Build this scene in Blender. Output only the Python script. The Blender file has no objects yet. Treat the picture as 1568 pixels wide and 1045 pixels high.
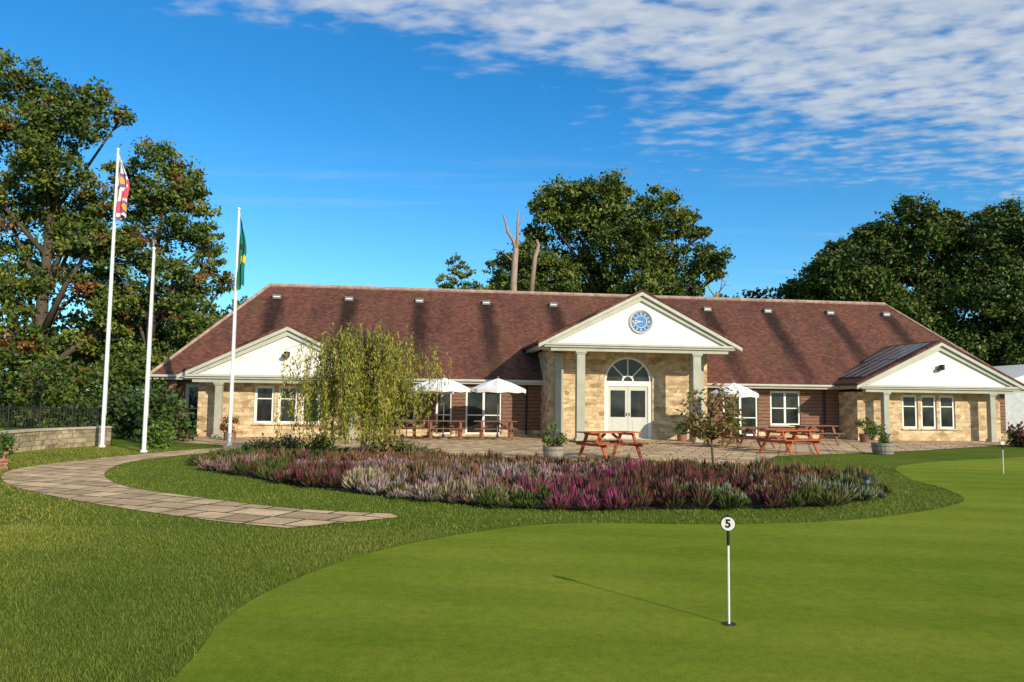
import bpy, math, random
import numpy as np
from mathutils import Matrix, Vector
random.seed(7); rng=np.random.default_rng(7)
scene=bpy.context.scene
COL=scene.collection
D=bpy.data
# ------------------------------------------------------------------ helpers
def link(o,parent=None):
    COL.objects.link(o)
    if parent is not None: o.parent=parent
    return o
def empty(name,loc=(0,0,0),rz=0.0):
    e=D.objects.new(name,None); e.location=loc; e.rotation_euler=(0,0,rz); e.empty_display_size=0.3
    return link(e)
class NT:
    def __init__(s,name):
        s.m=D.materials.new(name); s.m.use_nodes=True; s.t=s.m.node_tree; s.n=s.t.nodes; s.l=s.t.links
        s.b=s.n['Principled BSDF']
    def new(s,t,**k):
        x=s.n.new(t)
        for a,b in k.items(): setattr(x,a,b)
        return x
    def math(s,op,a,b=None,c=None):
        x=s.n.new('ShaderNodeMath'); x.operation=op
        for i,v in enumerate((a,b,c)):
            if v is None: continue
            if isinstance(v,(int,float)): x.inputs[i].default_value=v
            else: s.l.new(v,x.inputs[i])
        return x.outputs[0]
    def mix(s,f,a,b,blend='MIX'):
        x=s.n.new('ShaderNodeMix'); x.data_type='RGBA'; x.blend_type=blend
        for i,v in ((0,f),(6,a),(7,b)):
            if isinstance(v,(int,float)): x.inputs[i].default_value=v
            elif isinstance(v,tuple): x.inputs[i].default_value=(*v[:3],1)
            else: s.l.new(v,x.inputs[i])
        return x.outputs[2]
    def ramp(s,f,stops):
        x=s.n.new('ShaderNodeValToRGB'); e=x.color_ramp.elements
        while len(e)<len(stops): e.new(0.5)
        for i,(p,c) in enumerate(stops):
            e[i].position=p; e[i].color=(*c,1) if isinstance(c,tuple) else (c,c,c,1)
        s.l.new(f,x.inputs[0]); return x.outputs[0]
    def noise(s,vec,scale,detail=3,rough=0.55,out=0):
        x=s.n.new('ShaderNodeTexNoise'); x.inputs['Scale'].default_value=scale
        x.inputs['Detail'].default_value=detail; x.inputs['Roughness'].default_value=rough
        if vec is not None: s.l.new(vec,x.inputs['Vector'])
        return x.outputs[out]
    def mapping(s,vec,scale=(1,1,1),rot=(0,0,0),loc=(0,0,0)):
        x=s.n.new('ShaderNodeMapping'); s.l.new(vec,x.inputs[0])
        x.inputs['Scale'].default_value=scale; x.inputs['Rotation'].default_value=rot; x.inputs['Location'].default_value=loc
        return x.outputs[0]
    def coord(s,w='Object'):
        return s.n.new('ShaderNodeTexCoord').outputs[w]
    def bump(s,h,st=0.3,dist=0.02):
        x=s.n.new('ShaderNodeBump'); x.inputs['Strength'].default_value=st; x.inputs['Distance'].default_value=dist
        s.l.new(h,x.inputs['Height']); s.l.new(x.outputs[0],s.b.inputs['Normal'])
    def base(s,c):
        if isinstance(c,tuple): s.b.inputs['Base Color'].default_value=(*c,1)
        else: s.l.new(c,s.b.inputs['Base Color'])
    def rough(s,r,spec=0.3):
        s.b.inputs['Roughness'].default_value=r; s.b.inputs['Specular IOR Level'].default_value=spec
def simple(name,c,r=0.6,var=0.12,sc=3.0,spec=0.3,metal=0.0):
    t=NT(name); n=t.noise(t.coord(),sc,3,0.65)
    d=tuple(max(0,x*(1-var*1.6)) for x in c); u=tuple(min(1,x*(1+var)) for x in c)
    t.base(t.ramp(n,[(0.3,d),(0.7,u)])); t.rough(r,spec); t.b.inputs['Metallic'].default_value=metal
    return t.m
class MB:
    def __init__(s): s.v=[];s.f=[];s.m=[]
    def add(s,vs,fs,m=0):
        o=len(s.v); s.v+= [tuple(v) for v in vs]
        for f in fs: s.f.append(tuple(i+o for i in f)); s.m.append(m)
    def box(s,x0,x1,y0,y1,z0,z1,m=0):
        s.add([(x0,y0,z0),(x1,y0,z0),(x1,y1,z0),(x0,y1,z0),(x0,y0,z1),(x1,y0,z1),(x1,y1,z1),(x0,y1,z1)],
              [(0,3,2,1),(4,5,6,7),(0,1,5,4),(1,2,6,5),(2,3,7,6),(3,0,4,7)],m)
    def beam(s,p,q,w,h,m=0,up=(0,0,1)):
        p=Vector(p);q=Vector(q);d=(q-p).normalized();u=Vector(up)
        if abs(d.dot(u))>0.98: u=Vector((0,1,0))
        a=d.cross(u).normalized()*w/2; b=a.cross(d).normalized()*h/2
        s.add([p-a-b,p+a-b,p+a+b,p-a+b,q-a-b,q+a-b,q+a+b,q-a+b],
              [(0,3,2,1),(4,5,6,7),(0,1,5,4),(1,2,6,5),(2,3,7,6),(3,0,4,7)],m)
    def tube(s,pts,rad,n=8,m=0,cap=True):
        pts=[Vector(p) for p in pts]; rings=[]
        for i,p in enumerate(pts):
            d=(pts[min(i+1,len(pts)-1)]-pts[max(i-1,0)]).normalized()
            u=Vector((1,0,0)) if abs(d.x)<0.8 else Vector((0,1,0))
            a=d.cross(u).normalized(); b=d.cross(a)
            rings.append([p+(a*math.cos(2*math.pi*k/n)+b*math.sin(2*math.pi*k/n))*rad[i] for k in range(n)])
        vs=[v for r in rings for v in r]; fs=[]
        for i in range(len(pts)-1):
            for k in range(n):
                k2=(k+1)%n; fs.append((i*n+k,i*n+k2,(i+1)*n+k2,(i+1)*n+k))
        if cap: fs.append(tuple(range(n))[::-1]); fs.append(tuple((len(pts)-1)*n+k for k in range(n)))
        s.add(vs,fs,m)
    def prism(s,pts,y0,y1,m=0):   # pts in xz
        n=len(pts)
        s.add([(x,y0,z) for x,z in pts]+[(x,y1,z) for x,z in pts],
              [tuple(range(n)),tuple(range(2*n-1,n-1,-1))]+[(i,(i+1)%n,n+(i+1)%n,n+i) for i in range(n)],m)
    def lathe(s,c,prof,n=16,m=0):
        vs=[];fs=[]
        for r,z in prof:
            for k in range(n):
                a=2*math.pi*k/n; vs.append((c[0]+r*math.cos(a),c[1]+r*math.sin(a),c[2]+z))
        for i in range(len(prof)-1):
            for k in range(n):
                k2=(k+1)%n; fs.append((i*n+k,i*n+k2,(i+1)*n+k2,(i+1)*n+k))
        fs.append(tuple((len(prof)-1)*n+k for k in range(n))); fs.append(tuple(range(n))[::-1])
        s.add(vs,fs,m)
    def build(s,name,mats,parent=None,loc=(0,0,0),rz=0,smooth=False,bevel=0):
        me=D.meshes.new(name); me.from_pydata(s.v,[],s.f)
        for mt in mats: me.materials.append(mt)
        me.polygons.foreach_set('material_index',s.m)
        if smooth: me.polygons.foreach_set('use_smooth',[True]*len(s.f))
        me.update()
        uv=me.uv_layers.new(name='UVMap'); Z=Vector((0,0,1))
        for p in me.polygons:
            n=p.normal
            if abs(n.z)>0.995: u=Vector((1,0,0)); v=Vector((0,1,0))
            else:
                u=Z.cross(n).normalized(); v=n.cross(u)
                if abs(u.x)>abs(u.y):
                    if u.x<0: u=-u
                elif u.y<0: u=-u
            for li in p.loop_indices:
                co=me.vertices[me.loops[li].vertex_index].co
                uv.data[li].uv=(co.dot(u),co.dot(v))
        o=D.objects.new(name,me); o.location=loc; o.rotation_euler=(0,0,rz); link(o,parent)
        if bevel:
            b=o.modifiers.new('bevel','BEVEL'); b.width=bevel; b.segments=2; b.limit_method='ANGLE'
        return o
def catmull(P,sub=8,closed=False):
    P=[np.array(p,float) for p in P]; n=len(P); out=[]
    rg=range(n) if closed else range(n-1)
    for i in rg:
        a=P[(i-1)%n] if closed or i>0 else P[i]; b=P[i]; c=P[(i+1)%n]; d=P[(i+2)%n] if closed or i+2<n else P[(i+1)%n]
        for k in range(sub):
            t=k/sub
            out.append(tuple(0.5*((2*b)+(c-a)*t+(2*a-5*b+4*c-d)*t*t+(3*b-a-3*c+d)*t**3)))
    if not closed: out.append(tuple(P[-1]))
    return out
def inpoly(x,y,poly):
    r=np.zeros(x.shape,bool); n=len(poly); j=n-1
    for i in range(n):
        xi,yi=poly[i];xj,yj=poly[j]
        c=((yi>y)!=(yj>y))&(x<(xj-xi)*(y-yi)/(yj-yi+1e-12)+xi); r^=c; j=i
    return r
def npmesh(name,V,k,cols,mat,parent=None,loc=(0,0,0)):
    """V: (N,k,3) separate k-gons, cols (N,k,3)"""
    N=V.shape[0]; me=D.meshes.new(name)
    me.vertices.add(N*k); me.vertices.foreach_set('co',V.reshape(-1).astype(np.float32))
    me.loops.add(N*k); me.loops.foreach_set('vertex_index',np.arange(N*k,dtype=np.int32))
    me.polygons.add(N); me.polygons.foreach_set('loop_start',np.arange(0,N*k,k,dtype=np.int32))
    me.update(calc_edges=True)
    ca=me.color_attributes.new('Col','FLOAT_COLOR','POINT')
    c4=np.ones((N*k,4),np.float32); c4[:,:3]=cols.reshape(-1,3)
    ca.data.foreach_set('color',c4.reshape(-1))
    me.materials.append(mat); me.validate()
    o=D.objects.new(name,me); o.location=loc; return link(o,parent)
def sheet(name,poly,z,mat,parent=None):
    m=MB(); m.add([(x,y,z) for x,y in poly],[tuple(range(len(poly)))])
    o=m.build(name,[mat],parent)
    if o.data.polygons[0].normal.z<0: o.data.flip_normals()
    return o
# ------------------------------------------------------------------ materials
def leafmat(name,transl=0.0,rough=0.6):
    t=NT(name); a=t.new('ShaderNodeAttribute',attribute_name='Col').outputs['Color']
    t.base(a); t.rough(rough,0.25)
    if transl>0:
        tr=t.new('ShaderNodeBsdfTranslucent'); t.l.new(a,tr.inputs[0])
        mx=t.new('ShaderNodeMixShader'); mx.inputs[0].default_value=transl
        t.l.new(t.b.outputs[0],mx.inputs[1]); t.l.new(tr.outputs[0],mx.inputs[2])
        t.l.new(mx.outputs[0],t.n['Material Output'].inputs[0])
    return t.m
M_leaf=leafmat('foliage',0,0.55); M_leaft=leafmat('thin_foliage',0.3); M_heather=leafmat('heather_flowers',0,0.8); M_blade=leafmat('grass_blades',0,0.6)
def barkmat(name,c):
    t=NT(name); v=t.mapping(t.coord(),(6,6,1.2)); n=t.noise(v,2,6,0.7)
    t.base(t.ramp(n,[(0.3,tuple(x*0.5 for x in c)),(0.7,c)])); t.rough(0.9,0.1); t.bump(n,0.6,0.05); return t.m
M_bark=barkmat('bark',(0.14,0.11,0.08)); M_dead=barkmat('dead_wood',(0.46,0.34,0.26))
def stonemat(name,a,b,mort,w=0.42,h=0.19):
    t=NT(name); uv0=t.coord('UV'); wob=t.noise(uv0,3.5,2,0.5,1)
    uv=t.mix(0.03,uv0,wob,'ADD'); br=t.new('ShaderNodeTexBrick'); t.l.new(uv,br.inputs['Vector'])
    br.offset=0.5; br.squash=0.62; br.squash_frequency=3
    for k,v in (('Scale',1),('Mortar Size',0.012),('Mortar Smooth',0.3),('Bias',0.0),('Brick Width',w),('Row Height',h)): br.inputs[k].default_value=v
    br.inputs['Color1'].default_value=(*a,1); br.inputs['Color2'].default_value=(*b,1); br.inputs['Mortar'].default_value=(*mort,1)
    n=t.noise(t.coord(),2.2,4,0.7); n2=t.noise(t.coord(),12,3,0.7)
    wn=t.new('ShaderNodeTexVoronoi'); wn.inputs['Scale'].default_value=1; t.l.new(t.mapping(uv,(1/w,1/h,1)),wn.inputs['Vector'])
    c=t.mix(0.5,br.outputs['Color'],t.ramp(n,[(0.3,(0.6,0.55,0.49)),(0.7,(1.25,1.2,1.15))]),'MULTIPLY')
    sv=t.new('ShaderNodeSeparateXYZ'); t.l.new(wn.outputs['Color'],sv.inputs[0])
    c=t.mix(0.65,c,t.ramp(sv.outputs[0],[(0.05,(0.50,0.40,0.32)),(0.4,(1,.98,.95)),(0.95,(1.25,1.24,1.22))]),'MULTIPLY')
    c=t.mix(0.4,c,t.ramp(n2,[(0.3,(0.6,0.56,0.52)),(0.65,(1.2,1.2,1.2))]),'MULTIPLY')
    t.base(c); t.rough(0.9,0.15)
    hgt=t.math('ADD',t.math('MULTIPLY',t.math('SUBTRACT',1.0,br.outputs['Fac']),1.0),t.math('MULTIPLY',n2,0.5))
    t.bump(hgt,0.6,0.02); return t.m
M_stone=stonemat('sandstone',(0.70,0.56,0.36),(0.50,0.38,0.23),(0.52,0.43,0.29),0.40,0.17)
M_stone2=stonemat('garden_wall_stone',(0.44,0.37,0.26),(0.29,0.24,0.17),(0.24,0.2,0.14),0.35,0.15)
M_brick=stonemat('red_brick',(0.30,0.12,0.07),(0.20,0.08,0.05),(0.32,0.26,0.2),0.22,0.075)
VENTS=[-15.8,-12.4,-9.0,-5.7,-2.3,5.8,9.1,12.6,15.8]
def tilemat():
    t=NT('clay_roof_tiles'); uv=t.coord('UV'); br=t.new('ShaderNodeTexBrick'); t.l.new(uv,br.inputs['Vector'])
    for k,v in (('Scale',1),('Mortar Size',0.006),('Mortar Smooth',0.2),('Brick Width',0.18),('Row Height',0.125)): br.inputs[k].default_value=v
    br.inputs['Color1'].default_value=(0.185,0.076,0.055,1); br.inputs['Color2'].default_value=(0.100,0.043,0.034,1); br.inputs['Mortar'].default_value=(0.05,0.024,0.02,1)
    ob=t.coord(); n=t.noise(t.mapping(ob,(0.5,0.25,0.25)),1.0,5,0.65); n2=t.noise(ob,7,3,0.8)
    c=t.mix(0.7,br.outputs['Color'],t.ramp(n,[(0.32,(0.6,0.6,0.6)),(0.5,(1,1,1)),(0.72,(1.3,1.15,1.05))]),'MULTIPLY')
    c=t.mix(0.5,c,t.ramp(n2,[(0.35,(0.6,0.6,0.6)),(0.7,(1.35,1.3,1.25))]),'MULTIPLY')
    mo=t.noise(t.mapping(ob,(1.4,0.3,0.3)),1.3,4,0.75)
    c=t.mix(t.ramp(mo,[(0.52,0.0),(0.70,0.6)]),c,(0.085,0.062,0.027))
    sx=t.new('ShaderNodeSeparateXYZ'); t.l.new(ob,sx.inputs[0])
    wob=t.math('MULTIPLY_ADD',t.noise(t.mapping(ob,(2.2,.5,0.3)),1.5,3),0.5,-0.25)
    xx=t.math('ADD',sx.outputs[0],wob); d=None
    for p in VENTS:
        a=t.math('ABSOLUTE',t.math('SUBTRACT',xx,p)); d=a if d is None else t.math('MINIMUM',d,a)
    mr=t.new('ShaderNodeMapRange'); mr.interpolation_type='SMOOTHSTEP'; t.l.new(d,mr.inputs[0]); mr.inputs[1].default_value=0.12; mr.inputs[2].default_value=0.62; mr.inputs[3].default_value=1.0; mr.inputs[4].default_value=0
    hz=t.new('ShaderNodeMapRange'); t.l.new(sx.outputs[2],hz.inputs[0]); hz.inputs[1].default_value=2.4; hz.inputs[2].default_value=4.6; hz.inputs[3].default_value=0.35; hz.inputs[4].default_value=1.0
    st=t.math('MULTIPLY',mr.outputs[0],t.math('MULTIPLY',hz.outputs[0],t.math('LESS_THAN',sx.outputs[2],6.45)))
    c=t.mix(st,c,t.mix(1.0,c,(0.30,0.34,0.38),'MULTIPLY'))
    t.base(c); t.rough(0.85,0.15)
    v=t.new('ShaderNodeSeparateXYZ'); t.l.new(uv,v.inputs[0])
    saw=t.math('FRACT',t.math('DIVIDE',v.outputs[1],0.125)); t.bump(t.math('ADD',t.math('MULTIPLY',saw,-1.0),n2),0.5,0.02); return t.m
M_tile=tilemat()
def sidingmat():
    t=NT('timber_cladding'); uv=t.coord('UV'); s=t.new('ShaderNodeSeparateXYZ'); t.l.new(uv,s.inputs[0])
    fr=t.math('FRACT',t.math('DIVIDE',s.outputs[1],0.16)); n=t.noise(t.mapping(uv,(1.5,14,1)),2,4,0.7)
    c=t.ramp(n,[(0.3,(0.13,0.065,0.045)),(0.7,(0.32,0.18,0.12))])
    c=t.mix(t.math('LESS_THAN',fr,0.14),c,(0.03,0.02,0.015)); t.base(c); t.rough(0.75,0.2); t.bump(fr,0.5,0.02); return t.m
M_siding=sidingmat()
M_trim=simple('painted_trim',(0.47,0.47,0.40),0.5,0.08,1.5)
M_col=simple('column_paint',(0.39,0.39,0.31),0.5,0.10,1.5)
M_white=simple('white_boarding',(0.84,0.80,0.74),0.5,0.05,1.2)
M_frame=simple('white_frame_paint',(0.80,0.79,0.74),0.4,0.03,2)
M_door=simple('door_paint',(0.55,0.56,0.50),0.4,0.05,2)
M_pole=simple('white_pole_paint',(0.8,0.8,0.8),0.3,0.03,2)
M_ridge=simple('ridge_tile',(0.40,0.27,0.21),0.8,0.25,4)
M_black=simple('black_metal',(0.02,0.02,0.022),0.4,0.1,4)
M_lead=simple('lead_grey',(0.16,0.17,0.18),0.5,0.1,3)
M_ceil=simple('soffit_paint',(0.5,0.48,0.42),0.7,0.05,2)
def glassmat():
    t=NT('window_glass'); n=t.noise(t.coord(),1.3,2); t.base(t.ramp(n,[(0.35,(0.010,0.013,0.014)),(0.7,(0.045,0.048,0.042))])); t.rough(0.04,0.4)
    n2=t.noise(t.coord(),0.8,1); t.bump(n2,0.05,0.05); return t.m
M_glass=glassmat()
def panelmat():
    t=NT('solar_panel_glass'); t.base(t.ramp(t.noise(t.coord(),2,3),[(0.3,(0.02,0.03,0.04)),(0.7,(0.05,0.065,0.08))])); t.rough(0.25,0.4); return t.m
M_panel=panelmat()
def pavemat():
    t=NT('flagstone_paving'); ob=t.coord(); wv=t.noise(ob,0.6,2,0.5,1)
    v=t.mix(0.2,ob,wv,'ADD'); v=t.mapping(v,(1,1,1),(0,0,0.35))
    br=t.new('ShaderNodeTexBrick'); t.l.new(v,br.inputs['Vector']); br.offset=0.37; br.squash=0.65; br.squash_frequency=2
    for k,val in (('Scale',1),('Mortar Size',0.03),('Mortar Smooth',0.4),('Brick Width',0.82),('Row Height',0.52)): br.inputs[k].default_value=val
    br.inputs['Color1'].default_value=(0.66,0.49,0.31,1); br.inputs['Color2'].default_value=(0.45,0.32,0.21,1); br.inputs['Mortar'].default_value=(0.10,0.10,0.04,1)
    n=t.noise(ob,1.6,4,0.7); n2=t.noise(ob,14,3,0.8)
    c=t.mix(0.8,br.outputs['Color'],t.ramp(n,[(0.3,(0.58,0.56,0.5)),(0.65,(1.2,1.15,1.1))]),'MULTIPLY')
    c=t.mix(0.5,c,t.ramp(n2,[(0.3,(0.6,0.6,0.6)),(0.7,(1.25,1.25,1.25))]),'MULTIPLY')
    t.base(c); t.rough(0.9,0.1); t.bump(t.math('SUBTRACT',n2,br.outputs['Fac']),0.5,0.015); return t.m
M_pave=pavemat()
def grassmat(name,c1,c2,c3,fine=60,bst=0.5,stripes=0.0):
    t=NT(name); ob=t.coord(); a=t.noise(ob,0.22,3,0.6); b=t.noise(ob,2.0,4,0.7); f=t.noise(ob,fine,4,0.85)
    c=t.mix(t.ramp(a,[(0.4,0.0),(0.62,1.0)]),c1,c2)
    c=t.mix(t.ramp(b,[(0.45,0.0),(0.75,0.7)]),c,c3)
    if stripes:
        s=t.new('ShaderNodeSeparateXYZ'); t.l.new(t.mapping(ob,(1,1,1),(0,0,0.16)),s.inputs[0])
        yy=t.math('ADD',s.outputs[1],t.math('MULTIPLY',b,0.25))
        sn=t.math('SINE',t.math('MULTIPLY',yy,5.6)); sf=t.math('MULTIPLY_ADD',sn,0.5,0.5)
        c=t.mix(stripes,c,t.ramp(sf,[(0.3,(0.72,0.78,0.7)),(0.7,(1.22,1.14,1.2))]),'MULTIPLY')
        m2=t.noise(ob,9,4,0.8); c=t.mix(0.6,c,t.ramp(m2,[(0.3,(0.66,0.72,0.6)),(0.7,(1.3,1.2,1.25))]),'MULTIPLY')
    c=t.mix(0.8,c,t.ramp(f,[(0.3,(0.42,0.48,0.38)),(0.55,(1,1,1)),(0.75,(1.6,1.45,1.35))]),'MULTIPLY')
    t.base(c); t.rough(0.95,0.05); t.bump(f,bst,0.02); return t.m
M_lawn=grassmat('lawn_grass',(0.080,0.130,0.011),(0.12,0.165,0.018),(0.15,0.18,0.028),45,0.8)
M_green=grassmat('putting_green_turf',(0.165,0.240,0.017),(0.235,0.295,0.028),(0.24,0.275,0.036),110,0.8,0.25)
M_soil=simple('bed_soil',(0.05,0.035,0.022),0.95,0.3,8)
# ------------------------------------------------------------------ world, sun
EL=math.radians(22.5); AZ=math.radians(140.6)
S=Vector((math.sin(AZ)*math.cos(EL),math.cos(AZ)*math.cos(EL),math.sin(EL)))
w=D.worlds.new('World'); scene.world=w; w.use_nodes=True
class WN(NT):
    def __init__(s,w): s.t=w.node_tree; s.n=s.t.nodes; s.l=s.t.links
W=WN(w); bg=W.n['Background']; bg.inputs[1].default_value=0.1
sky=W.new('ShaderNodeTexSky',sky_type='NISHITA'); sky.sun_disc=False; sky.sun_elevation=EL; sky.sun_rotation=AZ
sky.air_density=1.0; sky.dust_density=0.3; sky.ozone_density=3.0; sky.altitude=100
g=W.coord('Generated'); sp=W.new('ShaderNodeSeparateXYZ'); W.l.new(g,sp.inputs[0])
zc=W.math('MAXIMUM',sp.outputs[2],0.03); px=W.math('DIVIDE',sp.outputs[0],zc); py=W.math('DIVIDE',sp.outputs[1],zc)
cb=W.new('ShaderNodeCombineXYZ'); W.l.new(px,cb.inputs[0]); W.l.new(py,cb.inputs[1]); P=cb.outputs[0]
def sstep(v,a,b,o0=0.0,o1=1.0):
    x=W.new('ShaderNodeMapRange'); x.interpolation_type='SMOOTHSTEP'; W.l.new(v,x.inputs[0])
    x.inputs[1].default_value=a;x.inputs[2].default_value=b;x.inputs[3].default_value=o0;x.inputs[4].default_value=o1; return x.outputs[0]
big=W.noise(P,1.6,3,0.5)
e=W.math('SUBTRACT',W.math('MULTIPLY_ADD',px,0.38,2.25),py); e=W.math('ADD',e,W.math('MULTIPLY_ADD',big,0.8,-0.4))
m1=sstep(e,-0.2,0.35); m2=W.math('MULTIPLY',sstep(e,-1.15,-0.1,0,0.64),sstep(px,-0.1,0.6))
mask=W.math('MULTIPLY',W.math('MAXIMUM',m1,m2),sstep(px,-1.25,-0.8))
pm=W.mapping(P,(1,1.5,1),(0,0,0.55))
puff=W.math('MULTIPLY_ADD',W.noise(pm,7.0,2,0.4),0.62,W.math('MULTIPLY',W.noise(pm,15.0,4,0.55),0.38))
thr=W.math('MULTIPLY_ADD',mask,-0.43,0.78)
c=sstep(W.math('SUBTRACT',puff,thr),-0.12,0.22)
c=W.math('MULTIPLY',c,W.math('MULTIPLY_ADD',mask,0.52,0.33))
wisp=W.noise(W.mapping(P,(0.35,1.6,1),(0,0,0.35)),1.3,5,0.6)
wf=W.math('MULTIPLY',sstep(wisp,0.52,0.80),0.28)
wf=W.math('MULTIPLY',wf,sstep(py,2.3,3.5))
ct=W.math('MAXIMUM',c,wf)
tint=W.mix(sstep(sp.outputs[2],0.02,0.42),(0.86,1.58,1.86),(0.30,1.26,1.80))
skyc=W.mix(1.0,sky.outputs[0],tint,'MULTIPLY')
shade=W.ramp(W.noise(pm,9,4,0.5),[(0.3,(4.8,5.6,6.7)),(0.68,(7.0,7.4,7.9))])
W.l.new(W.mix(ct,skyc,shade),bg.inputs[0])
sun=D.lights.new('sun','SUN'); sun.energy=5.0; sun.angle=math.radians(0.5); sun.color=(1.0,0.89,0.70)
so=D.objects.new('sun',sun); so.rotation_euler=S.to_track_quat('Z','Y').to_euler(); so.location=(10,-10,20); link(so)
# ------------------------------------------------------------------ camera
cam=D.cameras.new('camera'); cam.sensor_width=36; cam.lens=1150/1568*36; cam.clip_end=2000; cam.clip_start=0.05
co=D.objects.new('camera',cam); link(co)
co.matrix_world=Matrix.Translation((0,0,1.65))@Matrix.Rotation(math.radians(90)+math.atan(89.5/1150),4,'X')@Matrix.Rotation(0.0125,4,'Z')
scene.camera=co
scene.view_settings.view_transform='Standard'; scene.view_settings.look='None'; scene.view_settings.exposure=0
# ------------------------------------------------------------------ ground
sheet('ground',[(-400,-100),(400,-100),(400,700),(-400,700)],0.0,M_lawn)
green_top=catmull([(-1.75,2.2),(-1.9,4.0),(-2.0,5.0),(-2.1,5.7),(-2.0,6.7),(-1.5,8.1),(-0.6,9.3),(0.7,10.2),(2.8,10.3),(4.8,10.8),(6.8,12.1),(8.0,13.4),(8.6,15.1),(9.0,17.2),(10.9,20.8),(16.6,24.5),(26,30)],8)
GREEN=green_top+[(40,30),(40,-6),(-1.2,-6)]
sheet('putting_green',GREEN,0.005,M_green)
p_out=catmull([(-9.1,24.15),(-10.04,21.91),(-10.66,19.0),(-10.83,16.98),(-10.24,15.31),(-8.84,13.52),(-6.66,11.75),(-4.21,10.23),(-2.78,9.57)],8)
p_in=catmull([(-1.68,10.84),(-3.18,11.22),(-5.1,12.36),(-6.97,13.72),(-8.51,15.93),(-9.32,18.61),(-9.0,20.81),(-8.27,22.9)],8)
PATH=p_out+[(-1.54,10.55)]+p_in
sheet('garden_path',PATH,0.010,M_pave)
TERR=[(-15,28.5),(-11.5,26.4),(-9.6,25.2),(-9.0,23.8),(-8.3,22.4),(-6,21.2),(-3,19.8),(0,18.6),(3,17.9),(5.4,18.0),(6.4,20.0),(8.2,23.4),(12.3,25.6),(15.1,27.4),(22.4,32.9),(25,35.5),(25,40),(-16,36)]
sheet('paved_terrace',TERR,0.014,M_pave)
BED=catmull([(-7.27,17.47),(-4.32,14.33),(-2.43,12.79),(-0.41,11.59),(1.15,11.26),(3.16,11.56),(4.79,11.9),(5.99,12.6),(6.61,13.49),(7.3,15.6),(6.7,17.4),(4.9,18.4),(2.0,18.9),(-1.5,20.2),(-4.5,21.8),(-7.0,22.2),(-7.8,19.8)],6,True)
SOIL=[((x-.0)*.975,16+(y-16)*.955) for x,y in BED]
sheet('flower_bed_soil',SOIL,0.020,M_soil)
def blades(n,x0,x1,y0,y1,hmin,hmax,wd,power):
    u=rng.random(n); y=y0+(y1-y0)*u**power; x=rng.uniform(x0,x1,n)
    jx=x+rng.normal(size=n)*.012
    k=(np.abs(x)<0.72*y+0.6)&~inpoly(jx,y,GREEN)&~inpoly(jx+rng.normal(size=n)*.02,y,PATH)&~inpoly(x,y,SOIL)&~inpoly(x,y,TERR)
    x=x[k];y=y[k]; n=len(x); h=rng.uniform(hmin,hmax,n); a=rng.uniform(0,6.28,n); l=rng.uniform(0.1,0.8,n)*h; b=rng.uniform(0,6.28,n)
    V=np.zeros((n,3,3)); dx=np.cos(a)*wd; dy=np.sin(a)*wd
    V[:,0]=np.stack([x-dx,y-dy,np.zeros(n)],1); V[:,1]=np.stack([x+dx,y+dy,np.zeros(n)],1); V[:,2]=np.stack([x+np.cos(b)*l,y+np.sin(b)*l,h],1)
    patch=.5+.25*np.sin(x*1.9+1.7*np.sin(y*1.3))*np.sin(y*1.1+x*.6)+.25*np.sin(x*.7+2+np.sin(y*.9))*np.cos(y*.6-x*.5)
    patch=np.clip(patch*.7+.75*np.clip((-x-.42*y-.9)/1.6,0,1),0,1.3)
    c1=np.array([0.072,0.135,0.012]); c2=np.array([0.240,0.255,0.034]); f=(0.7*patch+0.3*rng.random(n))[:,None]
    c=c1*(1-f)+c2*f; c*=rng.uniform(0.65,1.35,(n,1)); dry=rng.random(n)<0.03+.15*np.clip(patch-.6,0,1); c[dry]=np.array([0.34,0.27,0.12])
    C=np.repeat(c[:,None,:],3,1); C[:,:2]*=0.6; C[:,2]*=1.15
    return V,C
A=blades(270000,-6.5,0.5,2.6,9.5,0.018,0.040,0.0022,1.5); B=blades(190000,-14,10,8.0,24,0.020,0.044,0.0055,1.2)
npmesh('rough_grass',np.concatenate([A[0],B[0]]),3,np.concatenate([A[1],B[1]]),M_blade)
# ------------------------------------------------------------------ clubhouse
club=empty('golf_clubhouse',(5.135,31.89,0),math.radians(7.5))
RZ,RY,EZ,EY,HX,CX=7.1,6.9,2.5,1.7,16.3,20.0
r=MB()
fl,fr_,bl,brr=(-CX,EY,EZ),(CX,EY,EZ),(-CX,12.1,EZ),(CX,12.1,EZ); rl,rr=(-HX,RY,RZ),(HX,RY,RZ)
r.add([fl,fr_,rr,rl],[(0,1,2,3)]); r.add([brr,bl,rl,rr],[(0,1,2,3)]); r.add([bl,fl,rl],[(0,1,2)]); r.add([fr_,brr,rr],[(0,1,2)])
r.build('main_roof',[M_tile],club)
t=MB()
nseg=70
for i in range(nseg):
    x0=-HX+2*HX*i/nseg; x1=x0+2*HX/nseg*0.985; t.tube([(x0,RY,RZ),(x1,RY,RZ+0.004)],[0.105,0.10],8)
for a,b in ((fl,rl),(fr_,rr),(bl,rl),(brr,rr)):
    a=Vector(a);b=Vector(b)
    for i in range(22):
        t.tube([a.lerp(b,i/22),a.lerp(b,(i+0.98)/22)],[0.085,0.08],6)
t.build('ridge_and_hip_tiles',[M_ridge],club)
t=MB()
t.box(-CX+.02,CX-.02,EY-0.06,EY+0.0,EZ-0.2,EZ-0.03,0); t.box(-CX-.06,-CX+.0,EY-.06,12.1,EZ-0.2,EZ-0.03,0); t.box(CX,CX+.06,EY-.06,12.1,EZ-.2,EZ-.03,0)
t.box(-CX+.05,CX-.05,EY+0.003,12.05,EZ-0.19,EZ-0.12,1)
t.tube([(-CX,EY-.12,EZ-.06),(CX,EY-.12,EZ-.06)],[0.06,0.06],8,0)
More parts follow.
